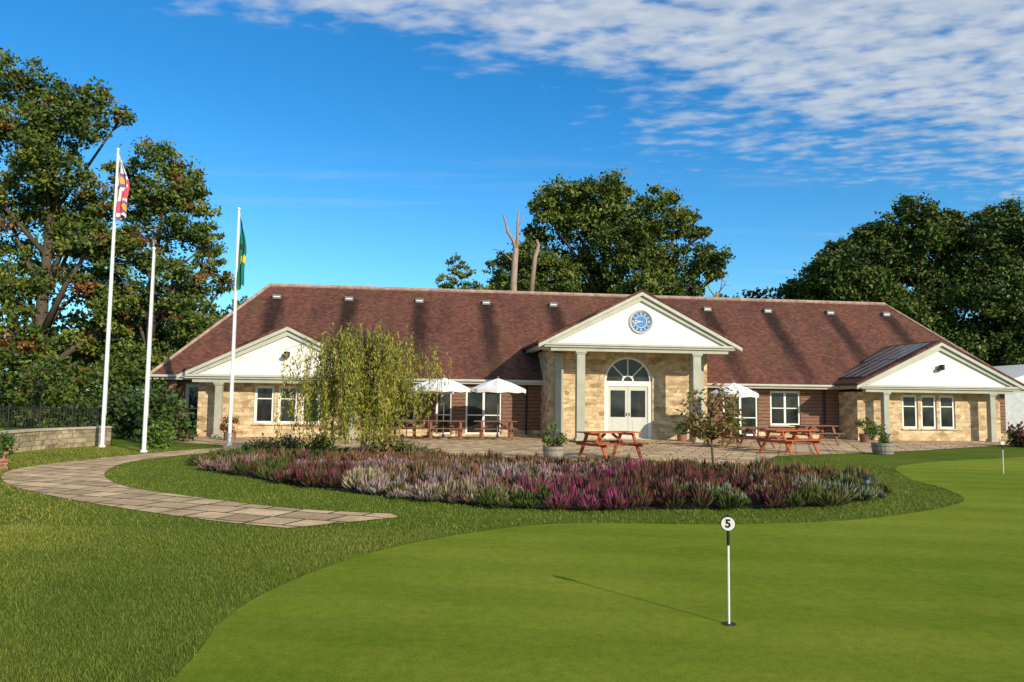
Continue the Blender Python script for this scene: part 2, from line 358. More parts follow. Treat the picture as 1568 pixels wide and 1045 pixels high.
t.build('eaves_fascia',[M_trim,M_ceil],club)
t=MB()
for x in VENTS:
    y=RY-0.85; z=EZ+(y-EY)*(RZ-EZ)/(RY-EY)
    t.prism([(x-.2,z-.02),(x+.2,z-.02),(x+.2,z+.2),(x-.2,z+.2)],y-.06,y+.2,0)
    t.box(x-.15,x+.15,y-.066,y-.06,z+.06,z+.11,1)
t.build('roof_vents',[M_lead,M_frame],club)
def wall(mb,x0,x1,y0,y1,z0,z1,ops,m=0):
    ops=sorted(ops); x=x0
    for a,b,za,zb in ops:
        if a>x: mb.box(x,a,y0,y1,z0,z1,m)
        if za>z0: mb.box(a,b,y0,y1,z0,za,m)
        if zb<z1: mb.box(a,b,y0,y1,zb,z1,m)
        x=b
    if x<x1: mb.box(x,x1,y0,y1,z0,z1,m)
win=MB()
def window(x0,x1,z0,z1,y,cols=1,rows=(0.68,),f=0.055,sill=True,pm=0):
    win.box(x0,x0+f,y-.03,y+.05,z0,z1,pm); win.box(x1-f,x1,y-.03,y+.05,z0,z1,pm)
    win.box(x0+f,x1-f,y-.03,y+.05,z0,z0+f,pm); win.box(x0+f,x1-f,y-.03,y+.05,z1-f,z1,pm)
    for i in range(1,cols):
        xc=x0+(x1-x0)*i/cols; win.box(xc-.05,xc+.05,y-.025,y+.045,z0+f,z1-f,pm)
    for rw in rows:
        zc=z0+(z1-z0)*rw; win.box(x0+f,x1-f,y-.015,y+.04,zc-.022,zc+.022,pm)
    win.box(x0+f,x1-f,y+.01,y+.02,z0+f,z1-f,1)
    if sill: win.box(x0-.05,x1+.05,y-.16,y-.032,z0-.06,z0,2)
wl=MB()
mw_ops=[(-9.9,-9.1,.6,2.2),(-8.2,-7.5,.1,2.2),(-6.9,-5.3,.1,2.2),(5.0,6.7,.1,2.2),(7.3,8.8,.6,2.2)]
left_door=(-18.75,-17.95,.06,2.15)
wall(wl,-19.4,19.4,2.3,2.6,0.3,2.31,[(a,b,max(c,.3),d) for a,b,c,d in mw_ops+[left_door]],1)
wall(wl,-19.4,19.4,2.24,2.62,0,0.3,[(a,b,c,.3) for a,b,c,d in mw_ops+[left_door] if c<.3],0)
wl.box(-19.4,-19.1,2.605,11.6,0,2.31,1); wl.box(19.1,19.4,2.605,11.6,0,2.31,0); wl.box(-19.1,19.1,11.3,11.6,0,2.31,1)
wl.box(17.83,18.2,2.0,2.237,0,2.3,2); wl.box(-19.4,-19.0,2.0,2.237,0,2.3,2)
window(-9.9,-9.1,.6,2.2,2.38,1,f=.08); window(-8.2,-7.5,.1,2.2,2.38,1,(0.4,),.08,sill=False); window(-6.9,-5.3,.1,2.2,2.38,2,(0.4,),.08,sill=False)
window(5.0,6.7,.1,2.2,2.38,2,(0.4,),.09,sill=False); window(7.3,8.8,.6,2.2,2.38,2,(0.5,),.09)
window(-18.75,-17.95,.06,2.15,2.38,1,(0.5,),0.16,False,3)
for sgn in (-1,1):
    cx=14.24*sgn
    ops=[(cx-1.36+i*.93,cx-1.36+i*.93+.78,.55,2.08) for i in range(3)]
    wall(wl,cx-3.55,cx+3.55,.75,1.05,0,2.2,ops,0)
    wl.box(cx-3.55,cx-3.25,1.053,2.235,0,2.2,0); wl.box(cx+3.25,cx+3.55,1.053,2.235,0,2.2,0)
    for o in ops: window(*o,.84,1,(0.66,),0.10)
R=1.06; SPR=2.5
pts=[(-3.55,0),(-R,0),(-R,SPR)]+[(-R*math.cos(math.pi*k/20),SPR+R*math.sin(math.pi*k/20)) for k in range(1,20)]+[(R,SPR),(R,0),(3.55,0),(3.55,3.8),(-3.55,3.8)]
wl.prism(pts,.6,.9,0)
wl.box(-3.55,-3.25,.903,4.6,0,3.8,0); wl.box(3.25,3.55,.903,4.6,0,3.8,0)
wl.build('walls',[M_stone,M_siding,M_brick],club)
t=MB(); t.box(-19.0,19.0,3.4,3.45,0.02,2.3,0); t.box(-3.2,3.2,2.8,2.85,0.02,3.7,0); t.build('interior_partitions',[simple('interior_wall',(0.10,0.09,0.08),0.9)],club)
t=MB(); nv=13
for k in range(nv):
    a0=math.pi*k/nv+.008; a1=math.pi*(k+1)/nv-.008
    t.prism([(-R*math.cos(a0),SPR+R*math.sin(a0)),(-(R+.24)*math.cos(a0),SPR+(R+.24)*math.sin(a0)),(-(R+.24)*math.cos(a1),SPR+(R+.24)*math.sin(a1)),(-R*math.cos(a1),SPR+R*math.sin(a1))],.58,.597,0)
t.build('arch_voussoirs',[simple('arch_stone',(0.56,0.44,0.28),0.9,0.25,5)],club)
dr=MB()
def ringpts(r0,r1,n=20,z=SPR):
    o=[]
    for k in range(n):
        a=math.pi*k/n;b=math.pi*(k+1)/n
        o.append([(-r0*math.cos(a),z+r0*math.sin(a)),(-r1*math.cos(a),z+r1*math.sin(a)),(-r1*math.cos(b),z+r1*math.sin(b)),(-r0*math.cos(b),z+r0*math.sin(b))])
    return o
for q in ringpts(.96,1.055): dr.prism(q,.68,.78,0)
for q in ringpts(.20,.27,12): dr.prism(q,.70,.76,0)
for k in range(1,4):
    a=math.pi*k/4; dr.beam((-.27*math.cos(a),.73,SPR+.27*math.sin(a)),(-.97*math.cos(a),.73,SPR+.97*math.sin(a)),.05,.05,0,(0,1,0))
dr.box(-1.055,1.055,.66,.80,SPR-.22,SPR,0)
dr.prism([(-.96,SPR+.002)]+[(-.96*math.cos(math.pi*k/20),SPR+.96*math.sin(math.pi*k/20)) for k in range(1,20)]+[(.96,SPR+.002)],.735,.745,1)
dr.box(-1.055,-.9,.66,.80,0.02,SPR-.223,0); dr.box(.9,1.055,.66,.80,0.02,SPR-.223,0)
for sx in (-1,1):
    a,b=(min(sx*.005,sx*.895),max(sx*.005,sx*.895))
    dr.box(a,a+.12,.70,.76,.03,2.27,2); dr.box(b-.12,b,.70,.76,.03,2.27,2)
    dr.box(a+.12,b-.12,.70,.76,.03,.95,2); dr.box(a+.12,b-.12,.70,.76,2.10,2.27,2)
    dr.box(a+.12,b-.12,.725,.735,.95,2.10,1); dr.box(a+.2,b-.2,.69,.699,.2,.8,2)
    dr.box(sx*.06-.012,sx*.06+.012,.66,.698,1.0,1.14,3)
dr.box(-1.06,1.06,.35,.6-.003,0.0,.04,4)
dr.build('entrance_doors',[M_frame,M_glass,M_door,M_black,M_stone],club)
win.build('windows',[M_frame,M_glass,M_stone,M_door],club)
def portico(cx,hw,ze,zr,yf,yb,yw,cols,cw,name):
    sl=(zr-ze)/hw
    rf=MB(); o=.30
    for s in (-1,1):
        rf.prism([(cx+s*(hw+o),ze-sl*o+.10),(cx,zr+.10),(cx,zr+.20),(cx+s*(hw+o),ze-sl*o+.20)],yf-.22,yb,0)
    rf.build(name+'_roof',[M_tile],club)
    tr=MB(); T=.24
    for s in (-1,1):
        tr.prism([(cx+s*(hw+o-.02),ze-sl*o+.092),(cx,zr+.092),(cx,zr+.092-T*.6),(cx+s*(hw+o-.02),ze-sl*o+.092-T*.6)],yf-.20,yf-.09,0)
        tr.prism([(cx+s*(hw+.05),ze+.03),(cx,zr+.09-T*.6+.04),(cx,zr-T-.02),(cx+s*(hw-.42),ze+.002)],yf-.088,yf+.02,0)
    tr.box(cx-hw-.12,cx+hw+.12,yf-.16,yf+.34,ze-.09,ze-.002,0)
    tr.box(cx-hw-.02,cx+hw+.02,yf-.09,yf+.30,ze-.17,ze-.092,0)
    tr.box(cx-hw+.25,cx+hw-.25,yf+.0,yf+.28,ze-.32,ze-.173,1)
    for s in (-1,1):
        x0,x1=sorted((cx+s*(hw-.18),cx+s*(hw+.10))); tr.box(x0,x1,yf+.343,yb-.6,ze-.17,ze-.01,0)
    tr.box(cx-hw+.2,cx+hw-.2,yf+.345,yw-.003,ze-.2,ze-.15,2)
    tr.prism([(cx-hw+.35,ze+.003),(cx+hw-.35,ze+.003),(cx,zr-.17)],yf+.022,yf+.10,3)
    tr.build(name+'_pediment',[M_trim,M_col,M_ceil,M_white],club)
    c=MB(); zt=ze-.323
    for x,y in cols:
        c.box(x-cw/2,x+cw/2,y-cw/2,y+cw/2,.14,zt-.12,0)
        c.box(x-cw/2-.05,x+cw/2+.05,y-cw/2-.05,y+cw/2+.05,0.0,.137,0)
        c.box(x-cw/2-.03,x+cw/2+.03,y-cw/2-.03,y+cw/2+.03,zt-.117,zt-.063,0)
        c.box(x-cw/2-.06,x+cw/2+.06,y-cw/2-.06,y+cw/2+.06,zt-.06,zt,0)
    c.build(name+'_columns',[M_col],club,bevel=.008)
portico(0,4.0,3.96,6.02,-1.2,5.7,.6,[(-2.5,-1.02),(2.4,-1.02),(-3.1,.42),(3.1,.42)],.34,'central_portico')
for cx,nm in ((-14.24,'left_wing'),(14.24,'right_wing')):
    portico(cx,3.85,2.5,4.35,0,3.8,.75,[(cx-2.6,.16),(cx+2.6,.16)],.26,nm)
    t=MB(); t.tube([(cx,-.12,3.32),(cx,.02,3.32)],[.05,.05],8); t.tube([(cx,-.16,3.2),(cx,-.12,3.42)],[.10,.13],10); t.tube([(cx-.16,-.14,3.2),(cx-.02,-.12,3.36)],[.09,.04],8)
    t.build('floodlight',[M_black],club)
t=MB(); cz=4.90; yc=-1.2
M_blue=simple('clock_blue',(0.03,0.14,0.38),0.4,0.05)
M_blue2=simple('clock_centre_blue',(0.06,0.22,0.46),0.4,0.05)
def disc(r_,y,m): t.add([(r_*math.cos(a),y,cz+r_*math.sin(a)) for a in [2*math.pi*k/40 for k in range(40)]],[tuple(range(40))],m)
def ring(q0,q1,y0,y1,m):
    for k in range(40):
        a=2*math.pi*k/40;b=2*math.pi*(k+1)/40
        t.prism([(q0*math.cos(a),cz+q0*math.sin(a)),(q1*math.cos(a),cz+q1*math.sin(a)),(q1*math.cos(b),cz+q1*math.sin(b)),(q0*math.cos(b),cz+q0*math.sin(b))],y0,y1,m)
disc(.45,yc+.005,0); ring(.445,.50,yc-.04,yc+.02,1); ring(.415,.43,yc-.003,yc+.004,2); ring(.235,.255,yc-.005,yc+.004,2); disc(.235,yc+.002,3)
for k in range(12):
    a=2*math.pi*k/12
    for da in ((-.05,.05) if k%3 else (-.09,0,.09)):
        b=a+da; t.beam((.285*math.cos(b),yc-.006,cz+.285*math.sin(b)),(.385*math.cos(b),yc-.006,cz+.385*math.sin(b)),.014,.008,2,(0,1,0))
for a,l,wd in ((math.radians(172),.22,.034),(math.radians(195),.35,.024)):
    t.beam((-.06*math.cos(a),yc-.02,cz-.06*math.sin(a)),(l*math.cos(a),yc-.02,cz+l*math.sin(a)),wd,.01,2,(0,1,0))
t.build('pediment_clock',[M_blue,M_trim,M_frame,M_blue2],club)
t=MB(); sl=1.85/3.85
for j in range(5):
    y0=.25+j*.62; y1=y0+.58
    for (xa,xb) in ((-3.6,-1.95),(-1.9,-.3)):
        if y1>1.6+ (xb+3.85)*.6: continue
        f=lambda x:2.5+1.85+sl*x+.215
        X0,X1=14.24+xa,14.24+xb
        vs=[(X0,y0,f(xa)),(X1,y0,f(xb)),(X1,y1,f(xb)),(X0,y1,f(xa))]
        t.add(vs+[(a,b,c+.04) for a,b,c in vs],[(0,3,2,1),(4,5,6,7),(0,1,5,4),(1,2,6,5),(2,3,7,6),(3,0,4,7)],0)
        t.beam((X0,y0,f(xa)+.045),(X1,y0,f(xb)+.045),.025,.012,1)
t.build('solar_panels',[M_panel,M_lead],club)
t=MB()
for x in (-9.95,-4.2,4.2,9.95): t.tube([(x,2.2,0.1),(x,2.2,2.35)],[.04,.04],8)
t.build('downpipes',[M_black],club)
# ------------------------------------------------------------------ trees
GREENS=dict(dark=(0.045,0.075,0.012),mid=(0.092,0.128,0.020),lite=(0.165,0.190,0.032))
def leaves(cent,size,cols,asp=0.55,flat=0.5):
    n=len(cent); nr=rng.normal(size=(n,3)); nr[:,2]+=flat; nr/=np.linalg.norm(nr,axis=1)[:,None]
    t=rng.normal(size=(n,3)); t-=nr*(t*nr).sum(1)[:,None]; t/=np.linalg.norm(t,axis=1)[:,None]; b=np.cross(nr,t)
    s=(size*rng.uniform(0.6,1.35,n))[:,None]
    V=np.stack([cent+t*s,cent+b*s*asp,cent-t*s,cent-b*s*asp],1)
    return V,np.repeat(cols[:,None,:],4,1)
def tree(name,base,clumps,dens=900,leaf=0.16,pal=('dark','mid','lite'),trunk_r=0.4,yr=1.0,tint=None,bark=None,rust=0.0,sub=26,spread=1.15,wide=.27):
    e=empty(name,base); mb=MB(); top=max(c[-2] for c in clumps)
    cl=[]
    for c in clumps:
        if len(c)==3: cl.append((c[0],random.uniform(-1,1)*yr,c[1],c[2]))
        else: cl.append(c)
    tp=[(0,0,-0.1)]; n=7
    for i in range(1,n+1): tp.append((random.uniform(-.15,.15)*trunk_r*3,random.uniform(-.2,.2),top*0.85*i/n))
    tr=[trunk_r*(1.25 if i==0 else 1-0.8*i/n) for i in range(n+1)]
    mb.tube(tp,tr,9)
    allc=[];allk=[]
    for (x,y,z,rad) in cl:
        zs=max(0.15*top,z-abs(x)*0.9-rad*0.6); i=min(n,max(0,int(zs/(top*0.85)*n))); st=Vector(tp[i]); en=Vector((x,y,z))
        d=(en-st).length; mid=st.lerp(en,0.5)+Vector((random.uniform(-1,1),random.uniform(-1,1),random.uniform(-.2,.5)))*d*0.1
        r0=max(.05,min(tr[i]*0.6,0.05*d)); mb.tube([st,mid,en],[r0,r0*.65,r0*.3],6)
        for q in range(6):
            v=Vector(rng.normal(size=3)).normalized()*rad*0.9; v.z*=.8; mb.tube([en.lerp(mid,0.3),en+v*.5+Vector((0,0,-.1*rad)),en+v],[r0*.3,r0*.2,.02],5)
        nn=sub; dirs=rng.normal(size=(nn,3)); dirs/=np.linalg.norm(dirs,axis=1)[:,None]
        rr=rad*rng.uniform(0.35,spread,nn)**0.6; sc=np.array([x,y,z])+dirs*rr[:,None]*np.array([1,1,.85])
        cnt=int(dens*rad*rad/nn); cf=random.uniform(-.15,.2)
        for k in range(nn):
            m=max(8,int(cnt*random.uniform(.4,1.5))); sr=rad*random.uniform(.12,wide)
            p=sc[k]+rng.normal(size=(m,3))*np.array([sr,sr,sr*.6]); allc.append(p)
            f=min(1,max(0,random.random()+cf)); a=np.array(GREENS[pal[0]]);b=np.array(GREENS[pal[1]]);c=np.array(GREENS[pal[2]])
            col=a+(b-a)*min(1,f*1.6) if f<.65 else b+(c-b)*(f-.65)/.35
            if rust and random.random()<rust: col=np.array([0.19,0.09,0.03])
            ck=col[None,:]*rng.uniform(.65,1.4,(m,1)); allk.append(ck)
    C=np.concatenate(allc);K=np.concatenate(allk)
    k=C[:,2]>0.15-base[2]; C=C[k];K=K[k]
    if tint is not None: K=K*np.array(tint)
    V,Kc=leaves(C,leaf,K)
    mb.build('trunk_and_limbs',[bark or M_bark],e,smooth=True)
    npmesh('foliage',V,4,Kc,M_leaf,e); return e
oak=[(-3.6,17.5,2.1),(-.6,18.0,1.8),(1.6,17.6,1.7),(3.9,16.5,1.9),(6.3,15.9,1.3),(-2.6,14.4,2.5),(1,14.2,2.6),(4.6,13.5,2.0),(7.4,12.5,1.5),(8.6,12.0,.8),(-5.4,16.4,1.1),(-5.7,12.5,1.9),(-6.9,11.0,1.5),(-1.5,11.4,2.6),(2.6,10.7,2.5),(5.5,10.9,1.6),(-8.2,13.0,.8),(-8.8,10.8,.9),(7.9,15.4,.6),(-1.8,16.4,2.0),(2.8,15.2,2.0),(-4.4,10.6,2),(5.4,17.3,.6),(-5.9,14.8,.9)]
tree('oak_tree',(7.6,60,0),oak,1000,0.15,yr=3.0,trunk_r=.7,sub=34,wide=.24)
tA=[(-1.6,20.5,1.6),(.4,19.0,1.7),(2.3,20.1,1.0),(3.1,17.6,1.2),(-1.6,16.8,2.0),(1.2,15.2,2.0),(-2.6,12.9,2.1),(.8,11.6,2.1),(3.1,13.5,1.4),(-1.6,8.6,2.2),(1.8,8.2,2.1),(-1.2,4.6,2.3),(2.3,4.3,2.2),(0,1.8,1.9),(-4.5,17,2),(-4.8,10,2.4),(-5,5,2.4),(-3.3,19.4,1.5),(3.6,15.6,1.2),(4.0,18.8,.7),(-.4,13.2,1.6),(3.8,10.6,1.3),(4.2,6.5,1.6),(-.4,17.4,1.5),(1.4,17.6,1.3)]
tree('oak_tree',(-28.3,45,0),tA,1000,0.13,yr=2.2,trunk_r=.5,rust=.07,sub=32,wide=.24)
tB=[(-.6,16.2,1.3),(.9,15.1,1.2),(-1.7,13.6,1.5),(1.6,12.6,1.7),(-.6,10.4,1.9),(2.6,11.0,1.1),(-2.4,10.3,1.4),(2,8,1.6),(-1.3,6.9,2.0),(3.7,8.6,.8),(2.9,6,1.4),(.4,4.2,2),(-2,3.3,2),(2.4,3.0,1.6),(4.3,5.0,1.3),(.2,14,1.5),(2.4,13.9,.8),(4.6,7.2,.6),(.7,7.6,1.6),(3.2,9.6,.8)]
tree('oak_tree',(-21.6,45,0),tB,1000,0.13,yr=2.0,trunk_r=.35,sub=32,rust=.03,wide=.24)
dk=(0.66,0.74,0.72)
def profile_tree(X,Y,half,ztop,n,seed):
    random.seed(seed); cl=[]
    for i in range(n):
        a=(i+random.random())/n; z=3.5+(ztop-4.8)*a; f=math.sqrt(max(.06,1-((a-.38)/.68)**2)); r_=random.uniform(1.3,2.1)*(1 if a<.8 else .75)
        cl.append((random.uniform(-1,1)*(half*f),z,r_))
    for i in range(8):
        a=random.uniform(.2,2.94); cl.append((half*.9*math.cos(a),ztop*.62+ztop*.33*math.sin(a),random.uniform(.6,1.0)))
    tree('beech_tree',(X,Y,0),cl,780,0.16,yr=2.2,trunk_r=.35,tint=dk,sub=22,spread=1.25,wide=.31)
for i,(X,Y,wd,zt,n) in enumerate(((24.6,62,2.0,12.2,10),(27.2,60,3.0,15.2,20),(30.3,62,2.8,17.0,20),(33.2,61,3.0,18.9,22),(36.2,63,2.8,18.2,20),(39.2,60,3.0,17.4,20),(42,61,3.4,18.8,20),(46,61,3.8,18.2,14))):
    profile_tree(X,Y,wd,zt,n,50+i)
random.seed(77)
tree('young_ash_tree',(-4.0,55,0),[(-.3,11.5,.7),(.5,10.9,.6),(-.9,10.3,.7),(.9,10.0,.6),(0,9.6,.8),(-.4,8.6,1)],700,0.13,yr=.6,trunk_r=.15,sub=12)
tree('ivy_clad_tree',(-.9,56,0),[(-.5,11.6,.7),(.1,10.6,.9),(-.9,9.9,.9),(1.6,10.4,1.0),(2.2,9.4,1.2),(.6,8.9,1.2),(1.2,12.0,.5)],800,0.13,yr=.6,trunk_r=.15,sub=14)
def snag(name,base,lines):
    m=MB()
    for pts,r0,r1 in lines:
        n=len(pts); m.tube(pts,[r0+(r1-r0)*i/(n-1) for i in range(n)],8)
    m.build(name,[M_dead],None,base,smooth=True)
snag('dead_tree_snag',(0.1,54,0),[([(0,0,-.1),(.1,0,5),(-.05,0,10),(.1,0,12.6)],.34,.20),([(.1,0,12.4),(-.1,0,13.2),(-.5,0,13.8),(-.65,.1,14.5),(-.9,.1,15.2)],.15,.05),([(.1,0,12.4),(.22,0,13.4),(.2,0,14.5),(.28,0,15.4)],.15,.05),([(.22,0,14.3),(.5,0,14.6),(.6,0,15.0)],.04,.015),([(-.3,0,13.6),(-.75,0,13.9),(-1.0,0,14.3)],.04,.015),([(0,0,11.6),(-.8,0,12.3),(-1.6,.1,12.6)],.06,.02),([(1.2,.1,9),(1.5,.1,12.0),(1.75,.1,12.9),(1.6,.1,13.3)],.2,.09)])
snag('dead_tree_snag',(17.0,62,0),[([(0,0,-.1),(.1,0,6),(0,0,10.8)],.2,.12),([(0,0,10.2),(-.6,0,11.0),(-.9,0,11.9)],.09,.03),([(0,0,10.6),(.7,0,11.4),(1.2,0,11.3)],.07,.02),([(.3,0,10.9),(.5,0,11.9),(.3,0,12.4)],.05,.02),([(.6,0,11.3),(1.0,0,12.1)],.04,.015)])
def belt(name,items,leaf=.3,dens=60,tint=(1,1,1)):
    C=[];K=[]
    for (x,y,z,r) in items:
        n=int(dens*r*r); d=rng.normal(size=(n,3)); d/=np.linalg.norm(d,axis=1)[:,None]; p=np.array([x,y,z])+d*(r*rng.uniform(.5,1.05,n)**.5)[:,None]
        C.append(p); f=random.random(); col=np.array(GREENS['dark'])*(1-f)+np.array(GREENS['mid'])*f; K.append(col*rng.uniform(.6,1.4,(n,1))*np.array(tint))
    C=np.concatenate(C);K=np.concatenate(K); k=C[:,2]>.05; V,c=leaves(C[k],leaf,K[k]); return npmesh(name,V,4,c,M_leaf)
it=[]
for i in range(60):
    x=-75+i*.9+random.uniform(-1,1); 
    for z in (1.5,4,6.2): it.append((x,58+random.uniform(-3,3),z+random.uniform(-.6,.8),random.uniform(1.5,2.4)))
for i in range(150):
    x=-20+i*.8; 
    for z in (1.5,4.2,6.8): it.append((x,74+random.uniform(-3,3),z+random.uniform(-.6,.6),random.uniform(1.6,2.5)))
for i in range(22):
    x=20.0+i*.55+random.uniform(-.3,.3); it.append((x,72+random.uniform(-2,2),random.uniform(9.7,11.5)+(0.5 if i>12 else 0),random.uniform(.9,1.6)))
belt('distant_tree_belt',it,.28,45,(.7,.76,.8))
it=[]
for i in range(24):
    x=-30+i*.62; y=37-.05*i; lump=.5+.5*math.sin(i*1.15)
    it.append((x,y+random.uniform(-.8,.8),.7,random.uniform(.8,1.1)))
    if lump>.25: it.append((x,y+random.uniform(-.8,.8),1.3+1.4*lump,random.uniform(.7,1.15)))
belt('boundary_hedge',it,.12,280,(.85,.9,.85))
def bush(name,loc,rx,h,n,leaf,col,col2=None,f2=0.0):
    C=[];nn=14
    for k in range(nn):
        d=rng.normal(size=3); d/=np.linalg.norm(d); d[2]=abs(d[2]); c=d*np.array([rx,rx,h])*random.uniform(.4,.85); m=n//nn
        C.append(c+rng.normal(size=(m,3))*np.array([rx*.22,rx*.22,h*.16]))
    C=np.concatenate(C); C=C[C[:,2]>0.01]; K=np.array(col)*rng.uniform(.5,1.5,(len(C),1))
    if col2: q=rng.random(len(C))<f2; K[q]=np.array(col2)*rng.uniform(.7,1.3,(q.sum(),1))
    V,c=leaves(C,leaf,K); e=empty(name,loc); mb=MB()
    for k in range(7):
        a=random.uniform(0,6.28); mb.tube([(0,0,0),(.3*rx*math.cos(a),.3*rx*math.sin(a),h*.5),(.6*rx*math.cos(a),.6*rx*math.sin(a),h*.85)],[.02,.014,.006],5)
    mb.build('stems',[M_bark],e); npmesh('leaves',V,4,c,M_leaf,e); return e
bush('laurel_shrub',(-12.3,26.6,0),1.0,2.3,3600,.085,(0.045,0.08,0.015))
bush('fern_shrub',(-10.9,23.5,0),.45,.95,900,.07,(0.08,0.14,0.02))
bush('laurel_shrub',(-14.6,29,0),1.4,2.0,3000,.10,(0.035,0.065,0.015))
bush('red_leaved_shrub',(20.8,30.4,0),.8,.85,1600,.07,(0.12,0.035,0.02),(0.06,0.09,0.02),.3)
bush('lavender_bush',(-6.6,21.4,0),.75,.62,2800,.045,(0.045,0.055,0.02))
bush('lavender_bush',(-5.2,20.8,0),.65,.72,2800,.045,(0.07,0.10,0.02))
bush('lavender_bush',(-2.6,21.0,0),.7,.5,2500,.045,(0.09,0.10,0.03))
bush('ornamental_grass',(-3.6,21.6,0),.8,.6,2500,.05,(0.24,0.18,0.06))
bush('wall_plant',(-10.95,16.35,.3),.32,.55,700,.06,(0.06,0.11,0.02))
def willow(base,H):
    e=empty('weeping_willow_tree',base); mb=MB(); mb.tube([(0,0,-.05),(.05,0,.8),(-.1,.05,1.6),(.05,0,2.3)],[.09,.075,.06,.05],8)
    C=[];K=[]
    for i in range(105):
        a=random.uniform(0,6.28); rt=abs(math.cos(a)); reach=random.uniform(.3,1.7)+.95*rt*random.random(); h=H*random.uniform(.62,1.0)-reach*.25
        s=Vector((0,0,random.uniform(1.3,2.3))); apex=Vector((math.cos(a)*reach*.55,math.sin(a)*reach*.5,h)); end=Vector((math.cos(a)*reach,math.sin(a)*reach*.8,h-.35))
        pts=[s,s.lerp(apex,.5)+Vector((0,0,.1)),apex,end]; mb.tube(pts,[.022,.016,.010,.005],5)
        for k in range(random.randint(6,11)):
            t=random.uniform(.2,1); p=(apex.lerp(end,(t-.5)*2) if t>.5 else pts[1].lerp(apex,t*2)); p=p+Vector(rng.normal(size=3))*.12
            side=math.cos(a)*reach
            ln=random.uniform(.4,2.3 if side<.9 else 1.2); ln=min(ln,p.z-.45)
            if ln<.2: continue
            m=int(ln*27); tt=rng.random(m); dr=Vector((math.cos(a),math.sin(a),0))*random.uniform(0,.25)
            pp=np.array(p)[None,:]+tt[:,None]*np.array([dr.x,dr.y,-ln])[None,:]+rng.normal(size=(m,3))*.035
            pp[:,0]+=.08*np.sin(tt*4+a); C.append(pp)
            f=random.random(); K.append((np.array([.24,.31,.035])*(1-f)+np.array([.46,.38,.07])*f)*rng.uniform(.6,1.3,(m,1)))
            mb.tube([p,p+Vector((dr.x*.5,dr.y*.5,-ln*.5)),p+Vector((dr.x,dr.y,-ln))],[.004,.003,.002],3)
    C=np.concatenate(C);K=np.concatenate(K); n=len(C)
    nr=rng.normal(size=(n,3)); nr[:,2]*=.3; nr/=np.linalg.norm(nr,axis=1)[:,None]; t=np.array([0,0,-1.])+rng.normal(size=(n,3))*.45; t/=np.linalg.norm(t,axis=1)[:,None]; b=np.cross(nr,t)
    s=(.052*rng.uniform(.7,1.4,n))[:,None]; V=np.stack([C+t*s,C+b*s*.3,C-t*s,C-b*s*.3],1)
    mb.build('trunk_and_branches',[M_bark],e,smooth=True); npmesh('hanging_foliage',V,4,np.repeat(K[:,None,:],4,1),M_leaft,e)
willow((-3.95,20.2,0),3.85)
def smalltree(name,base,H,clumps,leaf,cols,dens,lean=0):
    e=empty(name,base); mb=MB(); z0=min(c[2] for c in clumps)-.2
    mb.tube([(0,0,-.03),(lean*.3,0,z0*.5),(lean*.6,0,z0),(lean,0,H*.85)],[.035,.03,.026,.012],7); C=[];K=[]
    for x,y,z,r in clumps:
        mb.tube([(lean*.6,0,max(z0,z-.4)),(x*.6,y*.6,z-.1),(x,y,z)],[.016,.011,.006],5)
        m=int(dens*r*r); C.append(np.array([x,y,z])+rng.normal(size=(m,3))*r*.5); cc=np.array([random.choice(cols) for _ in range(m)]); K.append(cc*rng.uniform(.6,1.4,(m,1)))
    C=np.concatenate(C);K=np.concatenate(K); V,c=leaves(C,leaf,K,.4,.2); mb.build('trunk',[M_bark],e,smooth=True); npmesh('leaves',V,4,c,M_leaft,e)
cl=[(random.uniform(-.65,.65)*(.5+.5*min(1,(2.1-z)/.5)),random.uniform(-.4,.4),z,random.uniform(.16,.30)) for z in [random.uniform(.85,2.0) for _ in range(34)]]
smalltree('magnolia_tree',(5.06,18.9,0),2.1,cl,.072,[(.18,.17,.04),(.28,.13,.05),(.32,.20,.07),(.11,.15,.03)],650,-.08)
